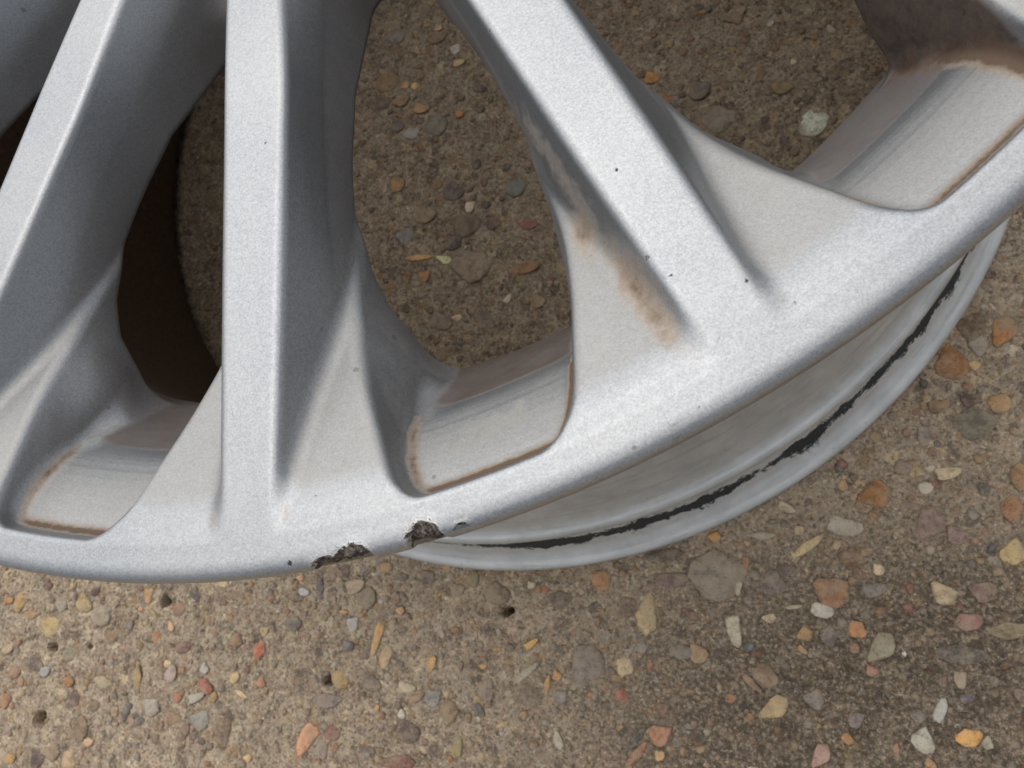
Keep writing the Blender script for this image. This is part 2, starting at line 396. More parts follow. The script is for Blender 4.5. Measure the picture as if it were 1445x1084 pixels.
# ------------------------------------------------------------------ ground : worn concrete with exposed aggregate
PEBBLES = """-318,-236,5.9,3.8,-111,178,140,80;-327,-235,3.8,2.2,-3,185,125,60;-310,-244,4.0,3.0,-3,175,130,75;-295,-251,7.1,5.2,-25,190,160,95;-271,-240,5.7,4.5,-33,190,160,105;-258,-247,5.8,6.2,-86,165,148,125;-264,-234,3.1,2.3,22,95,65,65;-298,-228,3.3,2.6,-84,120,80,60;-227,-238,4.4,3.0,-93,205,155,95;-232,-245,1.8,1.2,-3,230,140,90;-233,-234,2.3,1.5,-3,115,60,60;-207,-246,5.1,3.3,-3,160,105,75;-196,-239,3.9,2.6,-54,95,85,85;-239,-253,3.0,2.4,-99,95,90,95;-223,-248,2.9,1.2,-53,200,165,95;-211,-255,3.0,1.7,-63,225,175,125;-221,-260,3.0,2.9,-93,175,120,70;-203,-266,4.9,3.0,6,125,70,75;-156,-269,4.1,3.5,-114,200,110,75;-170,-264,3.6,3.6,-89,150,115,80;-153,-260,2.4,2.6,-89,200,170,120;-213,-274,2.5,1.9,-2,225,195,150;-232,-280,5.7,2.7,-89,180,150,90;-288,-240,4.7,2.9,-18,160,150,138;-304,-271,5.7,3.9,-16,105,85,78;-319,-275,4.7,3.2,-2,150,100,65;-313,-280,2.6,2.5,-84,180,130,85;-279,-281,4.5,2.5,-9,170,115,65;-296,-275,2.9,3.6,-84,160,160,158;-279,-267,6.1,3.2,6,135,125,100;-274,-290,3.7,3.7,-72,110,85,75;-260,-294,3.9,2.3,23,140,115,85;-269,-306,6.6,5.3,61,125,95,65;-324,-290,4.2,3.7,-111,170,110,60;-325,-262,4.6,2.6,22,195,165,125;-222,-295,5.5,4.3,-24,175,165,150;-194,-291,5.5,2.3,19,185,180,165;-188,-286,4.8,3.1,-34,170,75,60;-183,-291,2.6,2.3,-101,170,130,75;-206,-291,3.1,2.2,-1,180,110,75;-208,-301,4.6,3.1,-1,155,115,80;-171,-282,3.4,2.7,15,225,190,130;-167,-290,3.7,1.4,-26,225,190,135;-191,-302,6.0,4.4,-1,150,145,135;-177,-308,8.2,4.4,-91,130,105,80;-210,-279,4.8,3.7,55,180,155,145;-200,-307,3.6,2.4,-113,125,90,80;-155,-285,2.6,2.6,-89,190,125,90;-238,-297,5.4,2.1,-113,105,98,95;-229,-302,2.9,2.2,-1,90,88,95;-275,-321,4.8,4.6,-48,190,155,110;-287,-317,5.8,3.9,0,155,125,95;-297,-321,4.7,3.8,-112,95,75,70;-317,-320,4.2,2.8,0,190,145,75;-262,-312,3.3,2.4,0,215,165,125;-162,-320,2.6,1.8,0,235,185,115;-190,-312,2.1,1.6,0,110,90,85;-246,-297,2.9,2.3,-86,185,155,110;-255,-282,5.0,3.5,-16,185,165,130;-189,-277,3.0,2.4,-76,190,185,175;-89,-266,8.2,2.2,-108,220,165,90;-85,-275,5.9,2.9,-113,205,170,120;-61,-279,3.8,2.5,-117,225,170,90;-109,-284,5.7,4.3,-115,190,150,80;-102,-259,3.7,3.2,-80,195,190,185;-130,-242,3.4,1.9,-12,200,195,190;-121,-241,5.2,2.3,-93,100,95,100;-132,-235,2.3,1.6,-4,225,165,120;-106,-233,3.3,2.5,-91,115,95,85;-83,-233,3.5,2.6,-4,190,145,90;-75,-238,3.2,2.1,-13,100,90,85;-61,-239,4.5,3.1,-31,100,85,80;-101,-241,5.8,3.5,19,180,155,125;-94,-247,5.4,4.7,44,135,120,95;-107,-253,2.1,1.3,-3,215,165,95;-76,-254,2.4,1.8,-3,215,160,100;-87,-249,1.5,1.3,-3,210,200,190;-74,-289,5.0,2.4,-14,220,200,160;-69,-294,3.9,1.6,25,190,130,80;-77,-301,2.4,1.8,-80,215,205,185;-61,-294,3.9,4.2,-93,150,145,138;-74,-309,5.7,4.7,-27,105,85,78;-53,-300,4.4,4.7,-93,150,120,85;-50,-316,4.3,2.8,-116,165,145,85;-128,-311,8.8,4.2,-124,225,155,105;-114,-309,4.2,3.4,-17,140,65,55;-120,-316,4.1,3.2,-84,160,140,128;-80,-322,9.5,3.3,0,130,75,60;-11,-272,3.9,1.5,34,225,170,80;-28,-274,1.7,0.9,-2,205,155,75;-35,-281,1.8,1.3,-2,195,145,70;0,-286,2.3,2.0,-62,215,150,90;-14,-284,6.8,1.7,35,190,180,155;-14,-294,6.2,4.5,-20,130,112,90;-5,-290,4.2,1.4,-105,200,150,80;-2,-313,4.3,2.0,-78,190,180,155;-9,-246,2.1,1.7,-4,205,190,150;-26,-249,6.1,5.0,-31,140,120,95;4,-253,5.1,3.9,-3,115,95,85;-2,-239,4.2,2.0,-4,125,95,60;-38,-242,4.3,2.9,65,140,125,85;-46,-246,3.8,2.9,-3,160,140,115;-51,-235,2.3,1.4,-4,215,160,100;-39,-261,1.3,1.2,-93,215,165,85;-105,-269,3.2,2.7,-2,115,105,105;-93,-287,5.5,3.7,-27,130,115,100;-117,-294,7.0,3.4,-1,145,128,118;-136,-257,5.1,3.3,-3,130,115,105;-34,-291,5.0,3.8,-71,155,135,115;-38,-300,3.4,1.9,-59,105,95,90;-27,-306,3.3,1.2,17,200,165,115;-17,-302,2.1,1.6,-1,190,140,75;1,-295,3.3,2.7,-95,140,130,125;-90,-298,1.7,1.3,-92,215,155,95;191,-229,4.9,4.1,-101,170,110,60;161,-232,7.7,4.8,53,140,110,100;170,-238,4.2,3.7,-5,135,105,98;129,-231,7.2,3.9,-16,190,180,160;96,-232,4.5,1.9,-5,180,165,140;76,-231,2.8,2.2,-5,220,150,60;107,-221,3.8,2.0,-27,205,185,150;111,-231,2.2,2.0,-5,195,165,125;113,-238,7.5,2.0,30,215,185,125;130,-244,4.8,4.5,-4,120,85,55;139,-249,2.3,2.4,-4,225,195,150;161,-251,2.1,1.6,-26,35,33,35;169,-249,1.6,1.2,-4,75,75,80;181,-244,2.2,1.3,45,85,85,90;188,-246,4.2,4.9,-51,200,170,110;24,-246,4.5,4.3,-96,190,125,65;75,-247,11.1,10.9,-4,150,135,115;43,-262,9.3,4.1,-101,205,175,125;55,-248,7.6,3.3,6,130,105,95;35,-258,4.0,3.5,-96,120,90,75;62,-263,4.2,2.0,-33,115,75,60;52,-237,10.3,2.7,1,95,80,70;79,-270,6.9,3.0,-82,205,190,160;83,-253,3.3,1.4,-107,195,180,155;84,-277,1.9,1.9,-2,90,100,105;94,-266,3.0,1.8,-3,230,205,160;87,-243,3.0,1.8,-98,165,110,75;97,-252,5.5,5.0,-57,115,100,92;103,-247,3.1,2.6,-4,110,95,88;120,-257,7.0,6.2,-30,165,110,65;136,-257,4.9,2.7,17,125,118,112;115,-264,4.7,2.9,-19,210,200,180;127,-272,3.4,3.5,-47,205,130,65;161,-260,5.4,3.7,-49,200,175,130;175,-260,4.7,3.9,27,135,100,90;168,-271,4.7,3.2,3,160,110,100;181,-275,6.4,3.2,3,130,115,80;135,-279,6.9,3.8,45,160,150,120;130,-288,2.4,2.1,-12,190,105,95;125,-279,1.9,2.0,-2,150,110,70;116,-274,3.7,3.3,-99,115,98,98;107,-273,3.2,2.7,26,180,140,85;105,-279,2.3,1.2,-40,210,140,75;104,-262,3.7,0.9,2,190,175,145;56,-278,5.0,3.2,-7,115,112,108;14,-282,9.6,6.9,64,135,120,110;63,-279,3.9,3.8,-2,175,140,95;89,-289,5.3,4.3,-55,140,110,85;83,-291,4.7,1.6,-49,150,115,90;91,-301,6.8,3.4,31,205,170,105;43,-311,4.4,4.4,-96,190,125,85;42,-283,2.9,1.4,-96,165,105,75;74,-297,2.2,1.9,-1,165,110,75;107,-298,3.9,3.6,-1,130,122,112;121,-306,3.2,2.9,-99,115,100,98;117,-313,2.4,1.9,-44,185,130,65;134,-317,2.3,1.1,-100,185,120,75;106,-319,5.3,2.7,53,185,140,125;144,-314,4.6,3.9,-57,185,180,160;152,-303,5.1,2.0,62,195,195,190;160,-313,4.4,3.3,10,230,165,70;166,-315,2.5,1.9,-101,175,165,140;161,-292,3.4,2.2,-91,165,145,120;162,-299,2.8,1.7,14,110,100,105;163,-283,8.0,3.6,-7,80,75,72;143,-282,0.9,1.0,-2,220,215,210;145,-322,2.3,1.5,-33,190,135,85;42,-319,2.3,2.2,0,220,175,110;32,-319,6.1,1.9,44,160,105,75;32,-313,6.8,1.6,44,70,65,62;45,-301,3.1,2.7,-96,130,100,80;180,-298,2.3,1.8,-101,110,85,80;144,-305,2.8,2.6,-1,110,100,95;202,-157,6.7,4.3,62,195,125,45;181,-168,6.8,6.7,-32,160,105,50;195,-187,4.1,3.9,15,215,155,75;189,-170,2.1,2.1,-9,215,175,110;192,-162,3.6,3.9,-9,170,155,140;185,-184,3.9,2.6,15,95,70,62;173,-185,4.1,2.7,-2,140,100,55;184,-194,7.4,6.5,-7,115,108,90;143,-219,6.4,5.2,16,165,110,50;171,-213,5.1,2.6,10,210,185,140;155,-209,3.4,3.0,-29,150,125,115;196,-217,5.2,3.2,-101,165,120,75;191,-154,5.2,6.2,-9,110,85,60;202,-132,2.4,2.0,-11,80,72,66;165,-197,4.4,2.4,-100,155,140,125;147,-195,2.3,2.5,-7,175,140,95;131,-214,2.5,2.0,-99,205,165,110;169,-175,1.7,1.7,-8,80,72,75;183,-221,2.1,2.3,-6,85,80,82;162,-218,2.9,2.7,-6,205,190,165;-69,9,4.2,3.5,-92,128,121,114;-45,3,6.4,6.3,55,141,135,121;-37,-39,6.2,5.2,-32,128,108,105;-2,-45,5.7,4.8,8,128,135,132;-66,-59,5.7,4.7,-12,155,151,145;-39,-68,5.0,4.6,-12,101,83,91;-70,-27,4.6,4.5,-13,202,155,87;-59,-73,7.8,1.7,-6,255,189,108;-44,-77,4.8,2.1,-25,255,249,189;-28,-50,3.5,2.7,-93,255,229,195;-16,-62,4.3,3.6,-31,128,101,91;3,-67,4.4,3.0,-12,175,108,97;-19,-51,2.7,1.9,-13,81,70,64;-56,-84,3.4,3.2,-92,202,141,81;-54,16,5.1,2.5,-15,229,168,101;-48,-20,2.9,1.6,-14,81,74,70;-29,-83,11.3,8.2,-11,175,151,124;-31,-60,8.0,6.4,9,135,110,94;-1,-90,8.4,3.3,-1,182,128,74;-55,-49,6.4,4.7,-12,175,151,118;-23,-26,2.7,2.8,-14,114,101,94;-48,-111,6.2,4.3,-19,162,141,121;-25,-112,5.3,4.1,-47,148,128,114;4,-109,4.2,3.5,-10,189,155,114;-39,-110,3.0,1.8,-10,255,216,162;-11,-105,2.7,1.9,54,243,222,189;-74,39,7.4,5.6,-6,162,128,83;-57,32,2.5,2.5,-16,255,209,141;-63,34,2.8,2.1,17,229,182,114;-55,17,3.7,2.8,-15,236,175,101;-31,7,2.8,2.4,-5,216,141,81;-80,27,6.6,4.4,0,128,105,89;-69,10,3.3,4.1,55,108,89,81;-55,9,2.8,2.4,-15,97,89,83;-45,4,6.4,4.8,-74,132,124,110;-60,2,4.6,3.9,6,189,182,175;-66,25,5.9,3.6,0,175,137,101;-30,39,3.7,2.3,0,243,202,141;-19,20,4.0,2.6,-30,118,102,94;-30,17,2.4,2.1,-15,94,86,83;-19,7,2.9,2.4,-15,118,105,97;-24,2,1.7,1.8,-15,94,83,78;-67,68,5.8,4.6,-17,162,151,141;-42,59,5.8,4.1,-1,148,124,94;-31,48,3.4,3.1,-17,222,209,195;-41,65,2.5,1.9,-17,249,202,141;145,-45,6.6,7.0,-26,255,255,229;134,-23,4.7,3.5,-16,175,145,101;118,22,4.4,4.3,13,168,141,114;141,-11,1.5,1.6,-16,255,229,168;134,13,1.7,2.0,-18,255,249,229;103,-32,7.7,7.1,-15,168,151,137;160,1,3.1,1.7,-67,202,189,162;74,-1,4.0,3.1,-16,236,155,67;96,-14,5.4,5.2,-16,128,118,110;118,23,5.1,3.2,13,189,159,121"""
PITS = [(-215, -242, 3.4), (-292, -263, 3.0), (-297, -300, 5.0), (-265, -263, 1.6), (-116, -285, 3.6), (-21, -257, 3.0)]
stones = [tuple(float(v) for v in t.split(',')) for t in PEBBLES.split(';')]


def graded(lo, hi, step, far):
    core = np.arange(lo, hi + step, step)
    out = []
    d = step
    v = core[-1]
    while v < far:
        d *= 1.35
        v += d
        out.append(v)
    inn = []
    d = step
    v = core[0]
    while v > -far:
        d *= 1.35
        v -= d
        inn.append(v)
    return np.concatenate([inn[::-1], core, out])


gx = graded(-365, 250, 1.15, 4000)
gy = graded(-345, 130, 1.15, 4000)
X, Y = np.meshgrid(gx, gy, indexing='ij')
Zg = (fbm(X / 38, Y / 38, X * 0, 3) - 0.5) * 1.6 + (fbm(X / 6.5, Y / 6.5, X * 0 + 3.3, 3) - 0.5) * 2.0 \
    + (vnoise(X / 1.9, Y / 1.9, X * 0 + 9.1) - 0.5) * 0.45
for px, py, pr in PITS:
    d = np.hypot(X - px, Y - py) + (vnoise(X / 2.2, Y / 2.2, X * 0 + 4.0) - 0.5) * 2.4
    Zg -= 20.0 * (1 - sstep(pr * 0.6, pr * 0.95, d))
for sx, sy, sl, sw, sa in [t[:5] for t in stones]:
    i0, i1 = np.searchsorted(gx, (sx - 14, sx + 14))
    j0, j1 = np.searchsorted(gy, (sy - 14, sy + 14))
    ca, sn = math.cos(math.radians(sa)), math.sin(math.radians(sa))
    dx, dy = X[i0:i1, j0:j1] - sx, Y[i0:i1, j0:j1] - sy
    e = (np.hypot((dx * ca + dy * sn) / sl, (-dx * sn + dy * ca) / sw) - 1) * min(sl, sw)
    Zg[i0:i1, j0:j1] -= 0.55 * np.exp(-(e / 0.9) ** 2)
rad = np.hypot(X, Y)
Zg = Zg - 0.9
Zg = np.where((rad > 205) & (rad < 246), np.minimum(Zg, -0.25), Zg)   # the wheel's rear flange sits on the high spots


def ground_z(x, y):
    i = np.clip(np.searchsorted(gx, x) - 1, 0, len(gx) - 2)
    j = np.clip(np.searchsorted(gy, y) - 1, 0, len(gy) - 2)
    fx = (x - gx[i]) / (gx[i + 1] - gx[i])
    fy = (y - gy[j]) / (gy[j + 1] - gy[j])
    return (Zg[i, j] * (1 - fx) + Zg[i + 1, j] * fx) * (1 - fy) + (Zg[i, j + 1] * (1 - fx) + Zg[i + 1, j + 1] * fx) * fy


nx, ny = len(gx), len(gy)
idx = np.arange(nx * ny).reshape(nx, ny)
gq = np.stack([idx[:-1, :-1], idx[1:, :-1], idx[1:, 1:], idx[:-1, 1:]], -1).reshape(-1, 4)
gme = mesh_np("ground", np.stack([X, Y, Zg], -1).reshape(-1, 3) * MM, quads=gq)
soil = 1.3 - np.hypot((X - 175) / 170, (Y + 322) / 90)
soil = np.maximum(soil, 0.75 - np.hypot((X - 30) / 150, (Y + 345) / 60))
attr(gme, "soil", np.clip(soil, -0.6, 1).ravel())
ground = link("ground", gme, CONCRETE)
ground["kind"] = "structure"
ground["label"] = "worn brown concrete slab with exposed pebble aggregate under the wheel"


def stone_shape(seed, n=12):
    g = np.random.default_rng(seed)
    a = (np.arange(n) + g.uniform(-0.15, 0.15, n)) * 2 * np.pi / n
    rr = 1.0 + g.uniform(-0.05, 0.05, n)
    for hm, am in ((2, 0.10), (3, 0.15), (4, 0.09), (5, 0.06)):
        rr = rr + am * g.uniform(0.2, 1.0) * np.cos(hm * a + g.uniform(0, 6.28))
    rr = np.clip(rr / rr.mean(), 0.62, 1.35)
    v, q, t = [], [], []
    for f, h in ((1.0, -0.55), (0.98, 0.12), (0.70, 0.80)):
        for i in range(n):
            jit = 1 + g.uniform(-0.05, 0.05)
            v.append((rr[i] * f * jit * np.cos(a[i]), rr[i] * f * jit * np.sin(a[i]), h + g.uniform(-0.12, 0.12)))
    v.append((g.uniform(-.15, .15), g.uniform(-.15, .15), 1.0))
    for r_ in range(2):
        for i in range(n):
            j = (i + 1) % n
            q.append((r_ * n + i, r_ * n + j, r_ * n + n + j, r_ * n + n + i))
    for i in range(n):
        t.append((2 * n + i, 2 * n + (i + 1) % n, 3 * n))
    return np.array(v), np.array(q), np.array(t)


SHAPES = [stone_shape(s) for s in range(28)]
stone_meshes = [mesh_np("pebble", v, q, t) for v, q, t in SHAPES]
for me in stone_meshes:
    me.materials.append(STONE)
PAL = [(178, 140, 80), (190, 125, 65), (125, 95, 65), (105, 85, 78), (150, 145, 135), (215, 185, 135), (140, 110, 100), (95, 90, 90), (165, 110, 60), (195, 180, 155), (160, 80, 62), (150, 120, 85)]



def desat(r, g, b):
    c = np.array([lin(r), lin(g), lin(b)]) * 1.1
    return c * 0.85 + 0.15 * c.mean()


placed = [(s[0], s[1], max(s[2], s[3])) for s in stones]
extra = []
tries = 0
while len(stones) + len(extra) < 300 and tries < 4000:
    tries += 1
    x, y = RNG.uniform(-330, 215), RNG.uniform(-335, 60)
    r0 = RNG.uniform(2.4, 4.4)
    if 207 < math.hypot(x, y) < 246:
        continue
    if any((x - a) ** 2 + (y - b) ** 2 < (r0 + c + 1.0) ** 2 for a, b, c in placed):
        continue
    c = PAL[RNG.integers(len(PAL))]
    extra.append((x, y, r0, r0 * RNG.uniform(.55, .95), RNG.uniform(0, 180), *c))
    placed.append((x, y, r0))
for i, (x, y, L, W_, a, r, g, b) in enumerate(stones + extra):
    o = bpy.data.objects.new("pebble", stone_meshes[(i * 7) % len(stone_meshes)])
    COL.objects.link(o)
    o.parent = ground
    hgt = 0.8 * min(2.2, 0.55 + 0.16 * min(L, W_)) * (0.75 + 0.5 * ((i * 37) % 10) / 10)
    o.location = (x * MM, y * MM, (float(ground_z(np.array(x), np.array(y))) + 0.05) * MM)
    o.rotation_euler = (((i * 13) % 9 - 4) * 0.02, ((i * 29) % 9 - 4) * 0.02, math.radians(a))
    o.scale = (L * 1.04 * MM, W_ * 1.04 * MM, hgt * MM)
    o.color = (*desat(r, g, b), 1)

# the countless small grains : one mass
N_MID, N_SMALL = 3600, 15000
gv, gt, gc = [], [], []
off = 0
SM = [stone_shape(100 + s, 6) for s in range(12)]
for k in range(N_MID + N_SMALL):
    mid_ = k < N_MID
    x, y = RNG.uniform(-345, 225), RNG.uniform(-340, 75)
    r0 = RNG.uniform(1.3, 2.6) if mid_ else RNG.uniform(0.4, 1.25)
    if mid_ and any((x - a) ** 2 + (y - b) ** 2 < (r0 * .5 + c * .9) ** 2 for a, b, c in placed):
        continue
    v, q, t = SM[k % 12]
    an = RNG.uniform(0, 6.28)
    sx, sy, sz = r0, r0 * RNG.uniform(.5, 1.0), r0 * RNG.uniform(.25, .5)
    ca, sa = math.cos(an), math.sin(an)
    vv = v * (sx, sy, sz)
    if mid_:
        w = np.stack([vv[:, 0] * ca - vv[:, 1] * sa + x, vv[:, 0] * sa + vv[:, 1] * ca + y, vv[:, 2]], 1)
        tt = np.concatenate([q[:, [0, 1, 2]], q[:, [0, 2, 3]], t])
    else:
        keep = np.r_[6:12, 18]
        vv = vv[keep]
        w = np.stack([vv[:, 0] * ca - vv[:, 1] * sa + x, vv[:, 0] * sa + vv[:, 1] * ca + y, vv[:, 2]], 1)
        tt = np.array([(i, (i + 1) % 6, 6) for i in range(6)])
    w[:, 2] += float(ground_z(np.array(x), np.array(y))) + (0.0 if mid_ else 0.05)
    c = PAL[RNG.integers(len(PAL))]
    c = np.array([lin(v_) for v_ in c]) * RNG.uniform(.6, 1.15)
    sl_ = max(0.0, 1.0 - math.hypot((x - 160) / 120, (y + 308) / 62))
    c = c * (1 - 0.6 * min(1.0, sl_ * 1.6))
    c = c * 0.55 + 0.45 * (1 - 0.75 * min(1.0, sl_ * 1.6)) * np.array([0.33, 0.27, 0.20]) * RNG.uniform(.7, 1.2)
    gv.append(w)
    gt.append(tt + off)
    gc.append(np.repeat(np.array([[*c, 1.0]]), len(w), 0))
    off += len(w)
gme2 = mesh_np("fine_gravel", np.concatenate(gv) * MM, tris=np.concatenate(gt))
ca_ = gme2.attributes.new("stone_colour", 'FLOAT_COLOR', 'POINT')
ca_.data.foreach_set("color", np.concatenate(gc).astype(np.float32).ravel())
gr = link("fine_gravel", gme2, GRIT, ground)
gr["kind"] = "stuff"

# ------------------------------------------------------------------ the alloy wheel
R_LIP = 240.0
N_SPOKE = 15
STEP = math.radians(360.0 / N_SPOKE)
TANG = 6.2                    # the spokes are set slightly off the radius
AX = np.array([60, 100, 150, 200, 250.])
TOPW = np.array([9.2, 8.6, 7.6, 6.75, 5.9])
SH_X = np.array([90, 140, 160, 170, 182, 194, 205, 215.5, 222, 227, 231, 234, 250.])
SH_W = np.array([9.5, 10.6, 11.5, 12.6, 14.5, 17.4, 21.2, 25.8, 28.4, 31.5, 38., 46., 60.])
BK_X = np.array([60, 90, 100, 112, 127, 134, 141, 149, 160, 167, 175, 181, 187, 191, 196, 202, 208, 225, 250.])
BK_W = np.array([25, 21, 20, 18.6, 16.4, 14.4, 12.2, 10.8, 11.7, 13.1, 15.1, 17.2, 20.5, 23.5, 26.5, 27.5, 28, 34, 60.])
_bz = lambda p, c, q, n: [tuple(np.array(p) * (1 - t) ** 2 + 2 * np.array(c) * t * (1 - t) + np.array(q) * t * t) for t in np.linspace(0, 1, n)]
POCKET = np.array([(236, -6.0), (231, -6.6)] + _bz((228, -7.9), (222.5, -10.6), (217.5, -15.0), 6) + _bz((217.0, -15.5), (213.4, -18.7), (211.2, -22.6), 7) + [(204.5, -33), (197.5, -44), (196, -49), (196, -75), (222, -75), (222, -30), (228, -15), (236, -12)])


def smooth_table(xs, ys, sigma):
    g = np.arange(40.0, 260.0, 0.5)
    v = np.interp(g, xs, ys)
    n = int(sigma * 8)
    k = np.exp(-0.5 * (np.arange(-n, n + 1) * 0.5 / sigma) ** 2)
    pad = np.pad(v, n, mode='reflect', reflect_type='odd')
    return g, np.convolve(pad, k / k.sum(), mode='valid')


SH_T = smooth_table(SH_X, SH_W, 2.5)
BK_T = smooth_table(BK_X, BK_W, 3.5)
ZT_T = smooth_table([60, 148, 167, 186, 195, 205, 215, 230], [-6, -8, -12.5, -14.5, -12.4, -8.9, -5.4, -0.5], 4.0)
DR_T = smooth_table([60, 140, 152, 168, 186, 200, 230], [0.2, 0.22, 0.30, 0.40, 0.46, 0.40, 0.30], 8.0)


def poly_sd(r, z, P):
    r, z = np.broadcast_arrays(r, z)
    d = np.full(r.shape, 1e9)
    s = np.ones(r.shape)
    n = len(P)
    for i in range(n):
        ax, ay = P[i]
        bx, by = P[i - 1]
        ex, ey = bx - ax, by - ay
        wx, wy = r - ax, z - ay
        t = np.clip((wx * ex + wy * ey) / (ex * ex + ey * ey), 0, 1)
        d = np.minimum(d, (wx - ex * t) ** 2 + (wy - ey * t) ** 2)
        c1, c2, c3 = z >= ay, z < by, ex * wy > ey * wx
        flip = (c1 & c2 & c3) | (~c1 & ~c2 & ~c3)
        s = np.where(flip, -s, s)
    return s * np.sqrt(d)


def spoke_sd(x, y, r, z):
    """flared arm without its top plane"""
    s = np.abs(y - TANG)
    w = np.interp(x, AX, TOPW)
    rib = (s - w + np.interp(x, *DR_T) * z) * 0.93
    zs = smin((r - 230.3) * 0.35, 0.6 + 0 * r, 1.5)
    hw = np.interp(x, *SH_T)
    bw = smax(np.interp(x, *BK_T), hw + 1.0, 3.0)
    bw = np.where(y > TANG, bw, hw + 0.4 * (bw - hw))
    zt = np.interp(x, *ZT_T)
    t = smin(np.maximum((zt - z) / (24.0 + zt), -0.5), 1.0 + 0 * z, 0.5)
    wall = (s - (hw + (bw - hw) * t)) * 0.85
    shelf = smax((z - zs) * 0.94, wall, 1.9)
    d = smin(smax(rib, wall, 1.6), shelf, 3.2)
    return smax(d, 55.0 - x, 2.0)


def parts_sd(X, Y, Z):
    r = np.sqrt(X * X + Y * Y)
    sp = None
    for k in (-1, 0, 1):
        a = -math.pi / 2 + k * STEP
        u = X * math.cos(a) + Y * math.sin(a)
        v = -X * math.sin(a) + Y * math.cos(a)
        d = spoke_sd(u, v, r, Z)
        sp = d if sp is None else smin(sp, d, 5.0)
    hub = smax(Z + 22.0, (r - 95.0 + 0.35 * (Z + 22)) * 0.94, 4.0)
    sp = smin(sp, hub, 6.0)
    back = np.interp(r, [60, 90, 130, 160, 175, 184, 191, 206, 214, 222, 240], [-36, -33, -23, -22.5, -24, -27, -33, -41, -41, -14, -12])
    sp = smax(sp, (back - Z), 2.0)
    sp = smax(sp, 31.0 - r, 2.0)
    pk = poly_sd(r, Z, POCKET) - 0.6
    ring = smax(231.6 - r, -12.0 - Z, 3.0) + 0 * X
    return sp, pk, ring


def wheel_sd(X, Y, Z):
    sp, pk, ring = parts_sd(X, Y, Z)
    r = np.sqrt(X * X + Y * Y)
    d = smin(sp, ring, 2.4)
    d = smax(d, Z, 1.7)                                   # the machined face plane
    ph = np.arctan2(Y, X) + math.pi / 2 - math.radians(1.8)
    k = 3.4 + (5.0 + 3.0 * np.sin(ph * N_SPOKE)) * sstep(-17.0, -28.0, Z)
    d = smin(d, pk, k)
    d = smax(d, (r - 240.2 - (Z + 4.5) * 0.85) * 0.76, 1.5)
    return smax(smax(d, (r - 238.7) * 0.72 + Z * 0.69, 1.8), r - R_LIP, 1.4)   # bevelled lip


def grad(f, P, h=0.05):
    g = np.empty_like(P)
    for i in range(3):
        e = np.zeros(3)
        e[i] = h
        a, b = P + e, P - e
        g[:, i] = (f(a[:, 0], a[:, 1], a[:, 2]) - f(b[:, 0], b[:, 1], b[:, 2])) / (2 * h)
    return g


